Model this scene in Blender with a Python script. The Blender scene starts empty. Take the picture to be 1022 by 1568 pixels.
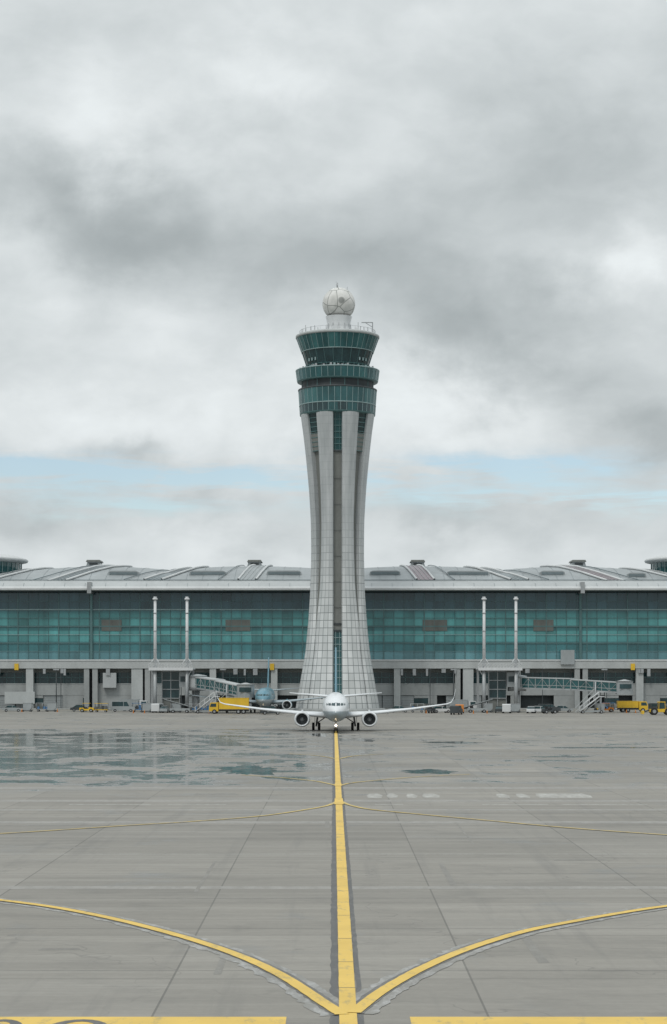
import bpy, bmesh, math, random
from mathutils import Vector, Matrix
random.seed(7)
scene = bpy.context.scene
scene.view_settings.view_transform = 'Standard'
scene.view_settings.look = 'None'
scene.view_settings.exposure = 0

# ------------------------------------------------------------------ node helpers
def nmath(nt, op, a, b=None, c=None, clamp=False):
    n = nt.nodes.new('ShaderNodeMath'); n.operation = op; n.use_clamp = clamp
    for i, v in enumerate((a, b, c)):
        if v is None: continue
        if isinstance(v, (int, float)): n.inputs[i].default_value = v
        else: nt.links.new(v, n.inputs[i])
    return n.outputs[0]
def nnoise(nt, vec, scale, detail=4, rough=0.55, dist=0.0):
    n = nt.nodes.new('ShaderNodeTexNoise')
    n.inputs['Scale'].default_value = scale; n.inputs['Detail'].default_value = detail
    n.inputs['Roughness'].default_value = rough; n.inputs['Distortion'].default_value = dist
    nt.links.new(vec, n.inputs['Vector']); return n.outputs[0]
def nramp(nt, fac, stops, interp='LINEAR'):
    n = nt.nodes.new('ShaderNodeValToRGB'); n.color_ramp.interpolation = interp
    el = n.color_ramp.elements
    while len(el) < len(stops): el.new(0.5)
    for e, (p, c) in zip(el, stops):
        e.position = p; e.color = (c[0], c[1], c[2], 1) if not isinstance(c, float) else (c, c, c, 1)
    nt.links.new(fac, n.inputs[0]); return n.outputs[0]
def nmix(nt, fac, a, b, mode='MIX'):
    n = nt.nodes.new('ShaderNodeMix'); n.data_type = 'RGBA'; n.blend_type = mode; n.clamp_factor = True
    for idx, v in ((0, fac), (6, a), (7, b)):
        if isinstance(v, (int, float)): n.inputs[idx].default_value = v
        elif isinstance(v, tuple): n.inputs[idx].default_value = (v[0], v[1], v[2], 1)
        else: nt.links.new(v, n.inputs[idx])
    return n.outputs[2]
def ncomb(nt, x, y, z):
    n = nt.nodes.new('ShaderNodeCombineXYZ')
    for i, v in enumerate((x, y, z)):
        if isinstance(v, (int, float)): n.inputs[i].default_value = v
        else: nt.links.new(v, n.inputs[i])
    return n.outputs[0]
def nscale(nt, vec, s, loc=(0, 0, 0), rot=(0, 0, 0)):
    n = nt.nodes.new('ShaderNodeMapping'); n.inputs['Scale'].default_value = s
    n.inputs['Location'].default_value = loc; n.inputs['Rotation'].default_value = rot
    nt.links.new(vec, n.inputs['Vector']); return n.outputs[0]
def newmat(name):
    m = bpy.data.materials.new(name); m.use_nodes = True
    nt = m.node_tree; b = nt.nodes['Principled BSDF']
    tc = nt.nodes.new('ShaderNodeTexCoord')
    return m, nt, b, tc
def pm(name, col, rough=0.6, var=0.12, scale=0.6, metal=0.0, stretch=(1, 1, 0.35), spec=0.5):
    m, nt, b, tc = newmat(name)
    v = nscale(nt, tc.outputs['Object'], stretch)
    n = nnoise(nt, v, scale, 5, 0.6)
    n2 = nnoise(nt, tc.outputs['Object'], scale * 7, 3, 0.6)
    s = nmath(nt, 'ADD', nmath(nt, 'MULTIPLY', n, 0.7), nmath(nt, 'MULTIPLY', n2, 0.3))
    lo = tuple(c * (1 - 2.2 * var) for c in col); hi = tuple(min(1, c * (1 + 1.6 * var)) for c in col)
    c = nramp(nt, s, [(0.3, lo), (0.7, hi)])
    nt.links.new(c, b.inputs['Base Color'])
    b.inputs['Roughness'].default_value = rough; b.inputs['Metallic'].default_value = metal
    b.inputs['Specular IOR Level'].default_value = spec
    return m

# ------------------------------------------------------------------ mesh builder
class MB:
    def __init__(s): s.v = []; s.f = []; s.m = []; s.sm = []; s.mats = []; s.uv = []; s.hasuv = False
    def mi(s, mat):
        if mat not in s.mats: s.mats.append(mat)
        return s.mats.index(mat)
    def face(s, idx, mat, smooth=False, uv=None):
        s.f.append(tuple(idx)); s.m.append(s.mi(mat)); s.sm.append(smooth); s.uv.append(uv)
        if uv: s.hasuv = True
    def poly(s, pts, mat):
        b = len(s.v); s.v += [tuple(p) for p in pts]; s.face(range(b, b + len(pts)), mat)
    def box(s, x0, x1, y0, y1, z0, z1, mat):
        b = len(s.v)
        s.v += [(x0, y0, z0), (x1, y0, z0), (x1, y1, z0), (x0, y1, z0), (x0, y0, z1), (x1, y0, z1), (x1, y1, z1), (x0, y1, z1)]
        for q in ((0, 3, 2, 1), (4, 5, 6, 7), (0, 1, 5, 4), (1, 2, 6, 5), (2, 3, 7, 6), (3, 0, 4, 7)):
            s.face([b + i for i in q], mat)
    def tube(s, p0, p1, r0, mat, r1=None, n=8, caps=True, smooth=True):
        r1 = r0 if r1 is None else r1
        p0 = Vector(p0); p1 = Vector(p1); d = (p1 - p0)
        if d.length < 1e-6: return
        d.normalize(); a = Vector((0, 0, 1)) if abs(d.z) < 0.9 else Vector((1, 0, 0))
        u = d.cross(a).normalized(); w = d.cross(u)
        b = len(s.v)
        for p, r in ((p0, r0), (p1, r1)):
            for i in range(n):
                t = 2 * math.pi * (i + 0.5) / n
                s.v.append(tuple(p + u * math.cos(t) * r + w * math.sin(t) * r))
        for i in range(n):
            j = (i + 1) % n; s.face((b + i, b + j, b + n + j, b + n + i), mat, smooth and n > 4)
        if caps:
            s.face([b + i for i in range(n)][::-1], mat); s.face([b + n + i for i in range(n)], mat)
    def loft(s, rings, matf, smooth=True, closed=True, cap0=False, cap1=False):
        n = len(rings[0]); base = len(s.v)
        for r in rings: s.v += [tuple(p) for p in r]
        for k in range(len(rings) - 1):
            for i in range(n if closed else n - 1):
                j = (i + 1) % n
                q = (base + k * n + i, base + k * n + j, base + (k + 1) * n + j, base + (k + 1) * n + i)
                c = sum((Vector(s.v[t]) for t in q), Vector()) / 4
                s.face(q, matf(c) if callable(matf) else matf, smooth)
        mt = matf if not callable(matf) else matf(Vector(rings[0][0]))
        if cap0: s.face([base + i for i in range(n)][::-1], mt)
        if cap1: s.face([base + (len(rings) - 1) * n + i for i in range(n)], mt)
    def lathe(s, prof, mat, c=(0, 0), n=48, smooth=True, cap0=False, cap1=False):
        s.loft([[(c[0] + r * math.cos(2 * math.pi * i / n), c[1] + r * math.sin(2 * math.pi * i / n), z) for i in range(n)] for r, z in prof], mat, smooth, True, cap0, cap1)
    def prism(s, poly, y0, y1, mat):
        n = len(poly); b = len(s.v)
        s.v += [(x, y0, z) for x, z in poly] + [(x, y1, z) for x, z in poly]
        for i in range(n):
            j = (i + 1) % n; s.face((b + i, b + j, b + n + j, b + n + i), mat)
        s.face([b + i for i in range(n)][::-1], mat); s.face([b + n + i for i in range(n)], mat)
    def build(s, name, loc=(0, 0, 0), rz=0, parent=None, recalc=True):
        me = bpy.data.meshes.new(name); me.from_pydata(s.v, [], s.f)
        for m in s.mats: me.materials.append(m)
        for p, mi, sm in zip(me.polygons, s.m, s.sm): p.material_index = mi; p.use_smooth = sm
        if s.hasuv:
            l = me.uv_layers.new(name='UVMap')
            for p, uv in zip(me.polygons, s.uv):
                if uv:
                    for li, c in zip(p.loop_indices, uv): l.data[li].uv = c
        if recalc:
            bm = bmesh.new(); bm.from_mesh(me); bmesh.ops.recalc_face_normals(bm, faces=bm.faces); bm.to_mesh(me); bm.free()
        o = bpy.data.objects.new(name, me); scene.collection.objects.link(o)
        o.location = loc; o.rotation_euler = (0, 0, rz)
        if parent: o.parent = parent
        return o
def empty(name, loc=(0, 0, 0)):
    e = bpy.data.objects.new(name, None); scene.collection.objects.link(e); e.location = loc; return e
def lerp_tab(tab, x):
    if x <= tab[0][0]: return tab[0][1]
    for (a, va), (b, vb) in zip(tab, tab[1:]):
        if x <= b:
            t = (x - a) / (b - a); return va + (vb - va) * t
    return tab[-1][1]
def smooth_tab(tab, x):
    return (lerp_tab(tab, x - 2) + lerp_tab(tab, x - 1) + lerp_tab(tab, x) * 2 + lerp_tab(tab, x + 1) + lerp_tab(tab, x + 2)) / 6

# ------------------------------------------------------------------ world: overcast sky
SUN_EL = math.radians(52); SUN_ROT = math.radians(205)
w = bpy.data.worlds.new("World"); scene.world = w; w.use_nodes = True
nt = w.node_tree; nt.nodes.clear()
out = nt.nodes.new('ShaderNodeOutputWorld')
sky = nt.nodes.new('ShaderNodeTexSky'); sky.sky_type = 'NISHITA'; sky.sun_disc = False
sky.sun_elevation = SUN_EL; sky.sun_rotation = SUN_ROT; sky.air_density = 1.0; sky.dust_density = 0.5
bg1 = nt.nodes.new('ShaderNodeBackground'); bg1.inputs[1].default_value = 0.112
nt.links.new(sky.outputs[0], bg1.inputs[0])
tc = nt.nodes.new('ShaderNodeTexCoord'); sp = nt.nodes.new('ShaderNodeSeparateXYZ')
nt.links.new(tc.outputs['Generated'], sp.inputs[0])
az0 = nmath(nt, 'ARCTAN2', sp.outputs[0], sp.outputs[1]); el0 = nmath(nt, 'ARCSINE', sp.outputs[2])
P = ncomb(nt, az0, nmath(nt, 'MULTIPLY', el0, 1.35), 0.3)
wa = nnoise(nt, P, 10, 6, 0.55); wb = nnoise(nt, nscale(nt, P, (1, 1, 1), (3, 7, 1)), 11.7, 6, 0.55, 0.2)
az = nmath(nt, 'ADD', az0, nmath(nt, 'MULTIPLY', nmath(nt, 'SUBTRACT', wa, 0.5), 0.17))
el = nmath(nt, 'ADD', el0, nmath(nt, 'MULTIPLY', nmath(nt, 'SUBTRACT', wb, 0.5), 0.11))
def blob(a, e, sa, se, azz=None, ell=None, pw=-0.9):
    dx = nmath(nt, 'DIVIDE', nmath(nt, 'SUBTRACT', azz or az, a), sa)
    dy = nmath(nt, 'DIVIDE', nmath(nt, 'SUBTRACT', ell or el, e), se)
    d = nmath(nt, 'ADD', nmath(nt, 'MULTIPLY', dx, dx), nmath(nt, 'MULTIPLY', dy, dy))
    return nmath(nt, 'EXPONENT', nmath(nt, 'MULTIPLY', d, pw))
clouds = [(-0.094, .229, .082, .028, -.15), (-.135, .246, .035, .016, -.04), (.085, .172, .085, .024, -.15), (.016, .200, .06, .018, -.08),
 (.103, .252, .075, .028, -.07), (-.134, .280, .045, .022, .08), (-.03, .300, .04, .018, .07), (.03, .262, .03, .02, .05), (.063, .318, .07, .018, .03),
 (.158, .210, .022, .028, .10), (-.164, .198, .02, .02, .05), (-.104, .136, .10, .018, .07), (-.087, .17, .05, .012, .04),
 (.056, .128, .06, .016, .08), (-.104, .117, .018, .008, -.09), (.16, .120, .03, .016, -.10), (0, .055, .30, .014, .04),
 (-.06, .084, .035, .010, -.06), (.063, .074, .038, .010, -.06), (-.15, .090, .03, .012, -.06)]
b = 0.838
for a, e, sa, se, amp in clouds:
    b = nmath(nt, 'MULTIPLY_ADD', blob(a, e, sa, se), amp, b)
f1 = nnoise(nt, P, 9, 5, 0.5, 0.3); f2 = nnoise(nt, nscale(nt, P, (1, 1.3, 1)), 30, 6, 0.55, 0.3)
b = nmath(nt, 'MULTIPLY_ADD', nmath(nt, 'SUBTRACT', f1, 0.5), 0.20, b)
b = nmath(nt, 'MULTIPLY_ADD', nmath(nt, 'SUBTRACT', f2, 0.5), 0.10, b)
b = nmath(nt, 'ADD', b, nmath(nt, 'MULTIPLY', nmath(nt, 'SUBTRACT', el0, 0.36, clamp=True), 0.27))
b = nmath(nt, 'MINIMUM', nmath(nt, 'MAXIMUM', b, 0.56), 1.12)
lin = nmath(nt, 'POWER', b, 2.2)
tint = nramp(nt, b, [(0.60, (0.90, 1.01, 1.04)), (0.90, (0.945, 1.0, 1.015))])
vm = nt.nodes.new('ShaderNodeVectorMath'); vm.operation = 'SCALE'
nt.links.new(tint, vm.inputs[0]); nt.links.new(lin, vm.inputs[3])
bg2 = nt.nodes.new('ShaderNodeBackground'); bg2.inputs[1].default_value = 1.0
nt.links.new(vm.outputs[0], bg2.inputs[0])
el2 = nmath(nt, 'ADD', el0, nmath(nt, 'MULTIPLY', nmath(nt, 'SUBTRACT', wb, 0.5), 0.030))
gap = 0.0
for a, e, sa, se, amp in [(-.06, .101, .10, .0085, 1.3), (.11, .090, .09, .007, 1.2), (.075, .107, .05, .0065, 1.1), (-.15, .109, .05, .005, 1.0), (-.09, .086, .04, .005, .8)]:
    gap = nmath(nt, 'MULTIPLY_ADD', blob(a, e, sa, se, az, el2), amp, gap)
st = nnoise(nt, nscale(nt, P, (1, 6, 1)), 15, 5, 0.6, 0.3)
gap = nmath(nt, 'MULTIPLY', gap, nmath(nt, 'MULTIPLY', nmath(nt, 'SUBTRACT', st, 0.38, clamp=True), 5.0))
gap = nmath(nt, 'MINIMUM', gap, 0.88)
ms = nt.nodes.new('ShaderNodeMixShader')
nt.links.new(gap, ms.inputs[0]); nt.links.new(bg2.outputs[0], ms.inputs[1]); nt.links.new(bg1.outputs[0], ms.inputs[2])
nt.links.new(ms.outputs[0], out.inputs[0])

sl = bpy.data.lights.new('sun', 'SUN'); sl.energy = 1.1; sl.angle = math.radians(16); sl.color = (1, .96, .9)
so = bpy.data.objects.new('sun', sl); scene.collection.objects.link(so)
d = Vector((math.sin(SUN_ROT) * math.cos(SUN_EL), math.cos(SUN_ROT) * math.cos(SUN_EL), math.sin(SUN_EL)))
so.rotation_euler = d.to_track_quat('Z', 'Y').to_euler(); so.location = (0, -50, 100)

# ------------------------------------------------------------------ camera
cam = bpy.data.cameras.new('camera'); co = bpy.data.objects.new('camera', cam); scene.collection.objects.link(co)
co.location = (0, 0, 7.65); co.rotation_euler = (math.radians(90), 0, 0)
cam.sensor_fit = 'VERTICAL'; cam.sensor_height = 36; cam.lens = 36 * 3000 / 1568
cam.shift_y = 254 / 1568; cam.clip_end = 12000; cam.clip_start = 0.5
scene.camera = co

# ------------------------------------------------------------------ materials
M = {}
M['white'] = pm('white_paint', (.60, .62, .63), .4, .06)
M['plane_white'] = pm('aircraft_white', (.70, .73, .75), .28, .04)
M['plane_grey'] = pm('aircraft_grey', (.34, .40, .43), .35, .06)
M['plane_blue'] = pm('aircraft_blue', (.12, .26, .33), .3, .05)
M['metal'] = pm('galvanised_steel', (.36, .38, .39), .45, .12, metal=.3)
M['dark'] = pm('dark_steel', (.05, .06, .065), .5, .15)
M['black'] = pm('rubber', (.02, .02, .022), .8, .1)
M['concrete'] = pm('painted_concrete', (.33, .35, .35), .8, .10, .25)
M['concrete_l'] = pm('light_concrete', (.43, .455, .455), .8, .08, .25)
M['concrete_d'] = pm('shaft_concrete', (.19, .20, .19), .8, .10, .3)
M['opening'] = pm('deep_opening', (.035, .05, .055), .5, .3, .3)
M['dglass'] = pm('dark_glass', (.022, .055, .062), .12, .3, .5)
M['tglass'] = pm('teal_glass', (.024, .098, .105), .12, .22, .4)
M['tglass_l'] = pm('light_teal_glass', (.042, .145, .15), .12, .18, .4)
M['yellow'] = pm('yellow_machine_paint', (.70, .45, .03), .45, .08)
M['orange'] = pm('orange_paint', (.6, .22, .04), .45, .08)
M['blue'] = pm('blue_paint', (.08, .2, .38), .4, .08)
M['silver'] = pm('silver_paint', (.32, .35, .36), .35, .08)
M['roof'] = pm('roof_metal', (.32, .35, .36), .5, .10, .12, .2)
M['roof_l'] = pm('roof_trim', (.56, .58, .585), .5, .06, .2)
M['roof_m'] = pm('roof_rib', (.41, .435, .44), .5, .06, .2)
M['roof_d'] = pm('roof_skylight', (.15, .19, .205), .3, .12, .2)
M['roof_r'] = pm('roof_skylight_tinted', (.20, .155, .175), .3, .12, .2)
M['brown'] = pm('interior_panel', (.12, .13, .12), .5, .15)
M['mull'] = pm('mullion', (.085, .175, .18), .4, .1)
M['mull_l'] = pm('light_mullion', (.25, .35, .355), .4, .1)
m, nt, b_, tc = newmat('taxi_lamp'); b_.inputs['Emission Color'].default_value = (1, .8, .55, 1); b_.inputs['Emission Strength'].default_value = 14
M['lamp'] = m

m, nt, bs, tc = newmat('tower_tiles')
br = nt.nodes.new('ShaderNodeTexBrick'); br.offset = 0; br.squash = 1
for k, v in (('Scale', 1.0), ('Brick Width', 1.45), ('Row Height', 1.75), ('Mortar Size', .08), ('Mortar Smooth', .3), ('Bias', 0)): br.inputs[k].default_value = v
br.inputs['Color1'].default_value = (.56, .58, .58, 1); br.inputs['Color2'].default_value = (.72, .74, .74, 1); br.inputs['Mortar'].default_value = (.18, .20, .205, 1)
nt.links.new(tc.outputs['UV'], br.inputs['Vector'])
sp = nt.nodes.new('ShaderNodeSeparateXYZ'); nt.links.new(tc.outputs['Object'], sp.inputs[0])
hz = nramp(nt, nmath(nt, 'DIVIDE', sp.outputs[2], 100.0), [(.22, 0.0), (.46, .88)])
nz = nnoise(nt, nscale(nt, tc.outputs['Object'], (1, 1, .08)), .9, 5)
upper = nramp(nt, nz, [(.3, (.35, .375, .385)), (.7, (.49, .515, .525))])
col = nmix(nt, hz, br.outputs['Color'], upper)
n2 = nnoise(nt, nscale(nt, tc.outputs['Object'], (1, 1, .12)), .5, 6)
col = nmix(nt, 1.0, col, nramp(nt, n2, [(.3, (.80, .82, .82)), (.65, (1, 1, 1))]), 'MULTIPLY')
nt.links.new(col, bs.inputs['Base Color']); bs.inputs['Roughness'].default_value = .45
M['tiles'] = m
m, nt, bs, tc = newmat('radome_panels')
vo = nt.nodes.new('ShaderNodeTexVoronoi'); vo.feature = 'DISTANCE_TO_EDGE'; vo.inputs['Scale'].default_value = .34
nt.links.new(tc.outputs['Object'], vo.inputs['Vector'])
c1 = nramp(nt, vo.outputs[0], [(.014, (.26, .27, .26)), (.040, (.66, .66, .64))])
n2 = nnoise(nt, tc.outputs['Object'], .5, 5)
c1 = nmix(nt, 1.0, c1, nramp(nt, n2, [(.35, (.78, .79, .78)), (.6, (1, 1, 1))]), 'MULTIPLY')
nt.links.new(c1, bs.inputs['Base Color']); bs.inputs['Roughness'].default_value = .5
M['radome'] = m
m, nt, bs, tc = newmat('curtain_wall_glass')
sp = nt.nodes.new('ShaderNodeSeparateXYZ'); nt.links.new(tc.outputs['Object'], sp.inputs[0])
cx = nmath(nt, 'FLOOR', nmath(nt, 'DIVIDE', sp.outputs[0], 2.54)); cz = nmath(nt, 'FLOOR', nmath(nt, 'DIVIDE', nmath(nt, 'SUBTRACT', sp.outputs[2], 12.2), 2.0875))
wn = nt.nodes.new('ShaderNodeTexWhiteNoise'); wn.noise_dimensions = '2D'; nt.links.new(ncomb(nt, cx, cz, 0), wn.inputs['Vector'])
cx2 = nmath(nt, 'FLOOR', nmath(nt, 'DIVIDE', sp.outputs[0], 10.16)); cz2 = nmath(nt, 'FLOOR', nmath(nt, 'DIVIDE', nmath(nt, 'SUBTRACT', sp.outputs[2], 12.2), 4.175))
wn2 = nt.nodes.new('ShaderNodeTexWhiteNoise'); wn2.noise_dimensions = '2D'; nt.links.new(ncomb(nt, cx2, cz2, 3), wn2.inputs['Vector'])
nb = nnoise(nt, nscale(nt, tc.outputs['Object'], (.5, 1, 1)), .16, 5, .6)
nv = nnoise(nt, nscale(nt, tc.outputs['Object'], (1, 1, .04)), .55, 3, .6)
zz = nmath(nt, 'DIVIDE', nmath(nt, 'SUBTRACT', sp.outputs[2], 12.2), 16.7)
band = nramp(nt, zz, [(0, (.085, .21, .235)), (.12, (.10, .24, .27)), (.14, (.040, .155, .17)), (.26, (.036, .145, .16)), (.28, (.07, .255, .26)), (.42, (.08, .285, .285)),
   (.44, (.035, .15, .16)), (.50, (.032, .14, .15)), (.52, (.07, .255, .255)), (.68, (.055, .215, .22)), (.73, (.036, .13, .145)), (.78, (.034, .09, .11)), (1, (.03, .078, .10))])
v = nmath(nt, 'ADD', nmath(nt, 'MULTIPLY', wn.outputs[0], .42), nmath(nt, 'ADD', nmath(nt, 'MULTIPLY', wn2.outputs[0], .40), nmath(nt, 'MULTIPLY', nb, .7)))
v = nmath(nt, 'ADD', v, nmath(nt, 'MULTIPLY_ADD', nv, .8, -.14))  # upright streaks in the base colour stand in for glass reflections
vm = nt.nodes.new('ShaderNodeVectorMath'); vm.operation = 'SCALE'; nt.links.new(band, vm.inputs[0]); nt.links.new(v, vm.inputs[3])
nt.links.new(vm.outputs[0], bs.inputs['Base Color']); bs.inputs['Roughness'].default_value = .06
bs.inputs['IOR'].default_value = 1.52
M['curtain'] = m
def paint(name, col, under, lo=.36, hi=.5):
    m, nt, bs, tc = newmat(name)
    n = nnoise(nt, nscale(nt, tc.outputs['Object'], (1, .35, 1)), 2.2, 7, .72)
    n3 = nnoise(nt, tc.outputs['Object'], .35, 4, .6)
    c = nmix(nt, nramp(nt, n, [(lo, 0.0), (hi, 1.0)]), under, col)
    c = nmix(nt, 1.0, c, nramp(nt, n3, [(.3, (.82, .82, .82)), (.7, (1.0, 1.0, 1.0))]), 'MULTIPLY')
    nt.links.new(c, bs.inputs['Base Color']); bs.inputs['Roughness'].default_value = .6; return m
M['line'] = paint('yellow_line_paint', (.76, .52, .11), (.50, .38, .14), .34, .46)
M['line_thin'] = paint('thin_line_paint', (.64, .48, .15), (.40, .34, .21), .38, .52)
M['line_white'] = paint('white_line_paint', (.46, .46, .43), (.31, .30, .275), .42, .58)
M['stain'] = paint('dark_sealant', (.105, .105, .103), (.15, .148, .14), .36, .5)
M['joint'] = paint('joint_sealant', (.13, .128, .12), (.20, .195, .18), .36, .56)
M['glint_l'] = paint('painted_wet_glint', (.40, .40, .39), (.26, .255, .235), .46, .62)  # wet glints along the curve edges, painted as a pale colour
M['band'] = paint('pale_slab_band', (.32, .31, .29), (.26, .25, .228), .40, .6)
M['patch'] = paint('repair_patch', (.20, .19, .17), (.24, .232, .21), .40, .6)
m, nt, bs, tc = newmat('apron_concrete')
O = tc.outputs['Object']
sp = nt.nodes.new('ShaderNodeSeparateXYZ'); nt.links.new(O, sp.inputs[0])
br = nt.nodes.new('ShaderNodeTexBrick'); br.offset = 0
for k, v in (('Scale', 1.0), ('Brick Width', 7.6), ('Row Height', 8.4), ('Mortar Size', .03), ('Mortar Smooth', .2)): br.inputs[k].default_value = v
br.inputs['Color1'].default_value = (.222, .209, .183, 1); br.inputs['Color2'].default_value = (.268, .253, .224, 1); br.inputs['Mortar'].default_value = (.145, .138, .123, 1)
nt.links.new(nscale(nt, O, (1, 1, 1), (4.1, 0.6, 0)), br.inputs['Vector'])
row = nt.nodes.new('ShaderNodeTexWhiteNoise'); row.noise_dimensions = '1D'
nt.links.new(nmath(nt, 'FLOOR', nmath(nt, 'DIVIDE', nmath(nt, 'ADD', sp.outputs[1], .6), 8.4)), row.inputs['W'])
big = nnoise(nt, nscale(nt, O, (.35, 1, 1)), .06, 6, .6)
fine = nnoise(nt, O, 3.0, 7, .75)
mid = nnoise(nt, nscale(nt, O, (.6, 1, 1)), .45, 6, .65, .4)
strk = nnoise(nt, nscale(nt, O, (.10, 1.3, 1)), .5, 6, .65)
c = nmix(nt, 1.0, br.outputs['Color'], nramp(nt, big, [(.3, (.80, .81, .82)), (.7, (1.0, 1.0, 1.0))]), 'MULTIPLY')
c = nmix(nt, 1.0, c, nramp(nt, row.outputs[0], [(0, (.89, .89, .89)), (1, (1.0, 1.0, 1.0))]), 'MULTIPLY')
c = nmix(nt, 1.0, c, nramp(nt, fine, [(.25, (.84, .84, .84)), (.75, (1.0, 1.0, 1.0))]), 'MULTIPLY')
c = nmix(nt, 1.0, c, nramp(nt, mid, [(.28, (.82, .825, .83)), (.5, (1.0, 1.0, 1.0))]), 'MULTIPLY')
c = nmix(nt, 1.0, c, nramp(nt, strk, [(.3, (.80, .805, .81)), (.7, (1.0, 1.0, 1.0))]), 'MULTIPLY')
vg = nt.nodes.new('ShaderNodeVectorMath'); vg.operation = 'SCALE'; nt.links.new(c, vg.inputs[0]); vg.inputs[3].default_value = 1.38
c = vg.outputs[0]
wv = nnoise(nt, nscale(nt, O, (1.2, .05, 1)), .8, 5, .6)
c = nmix(nt, nramp(nt, wv, [(.56, 0.0), (.72, .42)]), c, (.15, .147, .138))
# fine cracks and scuffs
vc = nt.nodes.new('ShaderNodeTexVoronoi'); vc.feature = 'DISTANCE_TO_EDGE'; vc.inputs['Scale'].default_value = .085
wob = nt.nodes.new('ShaderNodeVectorMath'); wob.operation = 'ADD'
nzv = nt.nodes.new('ShaderNodeTexNoise'); nzv.inputs['Scale'].default_value = .5; nt.links.new(O, nzv.inputs['Vector'])
scv = nt.nodes.new('ShaderNodeVectorMath'); scv.operation = 'SCALE'; scv.inputs[3].default_value = 3.0; nt.links.new(nzv.outputs[1], scv.inputs[0])
nt.links.new(O, wob.inputs[0]); nt.links.new(scv.outputs[0], wob.inputs[1]); nt.links.new(wob.outputs[0], vc.inputs['Vector'])
crk = nmath(nt, 'MULTIPLY', nramp(nt, vc.outputs[0], [(.001, .5), (.0035, 0.0)]), nramp(nt, big, [(.42, 0.0), (.5, 1.0)]))
c = nmix(nt, crk, c, (.13, .125, .115))
far = nramp(nt, nmath(nt, 'DIVIDE', sp.outputs[1], 400.0), [(.31, 0.0), (.37, 1.0), (.66, 1.0), (.76, 0.35)])
left = nramp(nt, nmath(nt, 'DIVIDE', nmath(nt, 'ADD', sp.outputs[0], 60), 120.0), [(.30, 1.0), (.48, .75), (.58, .45), (.8, .55)])
wetn = nnoise(nt, nscale(nt, O, (.40, .30, 1), rot=(0, 0, .35)), .42, 9, .68, .3)
wz = nmath(nt, 'MULTIPLY', far, left)
wv_ = nmath(nt, 'MULTIPLY_ADD', wz, .24, nmath(nt, 'SUBTRACT', wetn, .06))
wet = nramp(nt, wv_, [(.63, 0.0), (.67, 1.0)])
damp = nramp(nt, wv_, [(.52, 0.0), (.64, 1.0)])
c = nmix(nt, nmath(nt, 'MULTIPLY', damp, .5), c, (.12, .125, .123))
nt.links.new(c, bs.inputs['Base Color'])
r = nmath(nt, 'SUBTRACT', .70, nmath(nt, 'MULTIPLY', wet, .58))
r = nmath(nt, 'SUBTRACT', r, nmath(nt, 'MULTIPLY', nmath(nt, 'SUBTRACT', damp, wet, clamp=True), .3))
r = nmath(nt, 'SUBTRACT', r, nmath(nt, 'MULTIPLY', nramp(nt, strk, [(.5, 0.0), (.7, 1.0)]), .14))
nt.links.new(r, bs.inputs['Roughness'])
bp = nt.nodes.new('ShaderNodeBump'); bp.inputs['Strength'].default_value = .12; bp.inputs['Distance'].default_value = .01
nt.links.new(fine, bp.inputs['Height']); nt.links.new(bp.outputs[0], bs.inputs['Normal'])
M['apron'] = m
m, nt, bs, tc = newmat('puddle_water')
n = nnoise(nt, tc.outputs['Object'], .6, 4)
nt.links.new(nramp(nt, n, [(.3, (.06, .07, .07)), (.7, (.12, .125, .12))]), bs.inputs['Base Color'])
nt.links.new(nramp(nt, n, [(.4, .05), (.7, .16)]), bs.inputs['Roughness'])
M['puddle'] = m

# ------------------------------------------------------------------ ground
g = MB(); g.poly([(-3000, -600, 0), (3000, -600, 0), (3000, 6000, 0), (-3000, 6000, 0)], M['apron']); g.build('apron_ground', recalc=False)

def catmull(pts, n=10):
    P = [pts[0]] + list(pts) + [pts[-1]]; o = []
    for i in range(1, len(P) - 2):
        p0, p1, p2, p3 = [Vector((a[0], a[1])) for a in P[i - 1:i + 3]]
        for k in range(n):
            t = k / n
            o.append(.5 * ((2 * p1) + (p2 - p0) * t + (2 * p0 - 5 * p1 + 4 * p2 - p3) * t * t + (3 * p1 - p0 - 3 * p2 + p3) * t ** 3))
    o.append(Vector(pts[-1][:2])); return o
def strip(mb, pts, wd, z, mat, off=0.0, jitter=0.0):
    pts = catmull(pts); L = []; R = []
    for i, p in enumerate(pts):
        a = pts[max(0, i - 1)]; b2 = pts[min(len(pts) - 1, i + 1)]; t = (b2 - a).normalized(); n = Vector((-t.y, t.x))
        j = random.uniform(-jitter, jitter)
        L.append(p + n * (off + wd / 2 + j)); R.append(p + n * (off - wd / 2 + j * .5))
    for i in range(len(pts) - 1):
        mb.poly([(L[i].x, L[i].y, z), (R[i].x, R[i].y, z), (R[i + 1].x, R[i + 1].y, z), (L[i + 1].x, L[i + 1].y, z)], mat)
curL = [(.20, 44.4), (-.33, 46.4), (-1.18, 49.7), (-2.23, 52.9), (-3.57, 56), (-5.14, 59), (-7.08, 62.2), (-9.16, 65.0), (-11.47, 67.3), (-14.05, 69.3), (-19.2, 71.8), (-30, 74)]
curR = [(.46, 44.6), (1.15, 47.6), (2.18, 51.0), (3.41, 54.3), (4.73, 57.1), (6.11, 59.5), (8.03, 62), (9.8, 64.1), (11.3, 65.6), (14.5, 68.1), (20, 70.8), (30, 73)]
cl = [(.33, y) for y in range(36, 284, 6)]
mb = MB()
strip(mb, cl, .20, .004, M['stain'], .31, .03); strip(mb, cl, .14, .004, M['stain'], -.28, .03)
strip(mb, curL, 1.0, .008, M['glint_l'], 0, .10); strip(mb, curR, 1.0, .012, M['glint_l'], 0, .10)  # pale strips under the curves: painted wet glints
strip(mb, curL, .52, .016, M['joint'], -.03, .04); strip(mb, curR, .52, .020, M['joint'], .03, .04)
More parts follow.
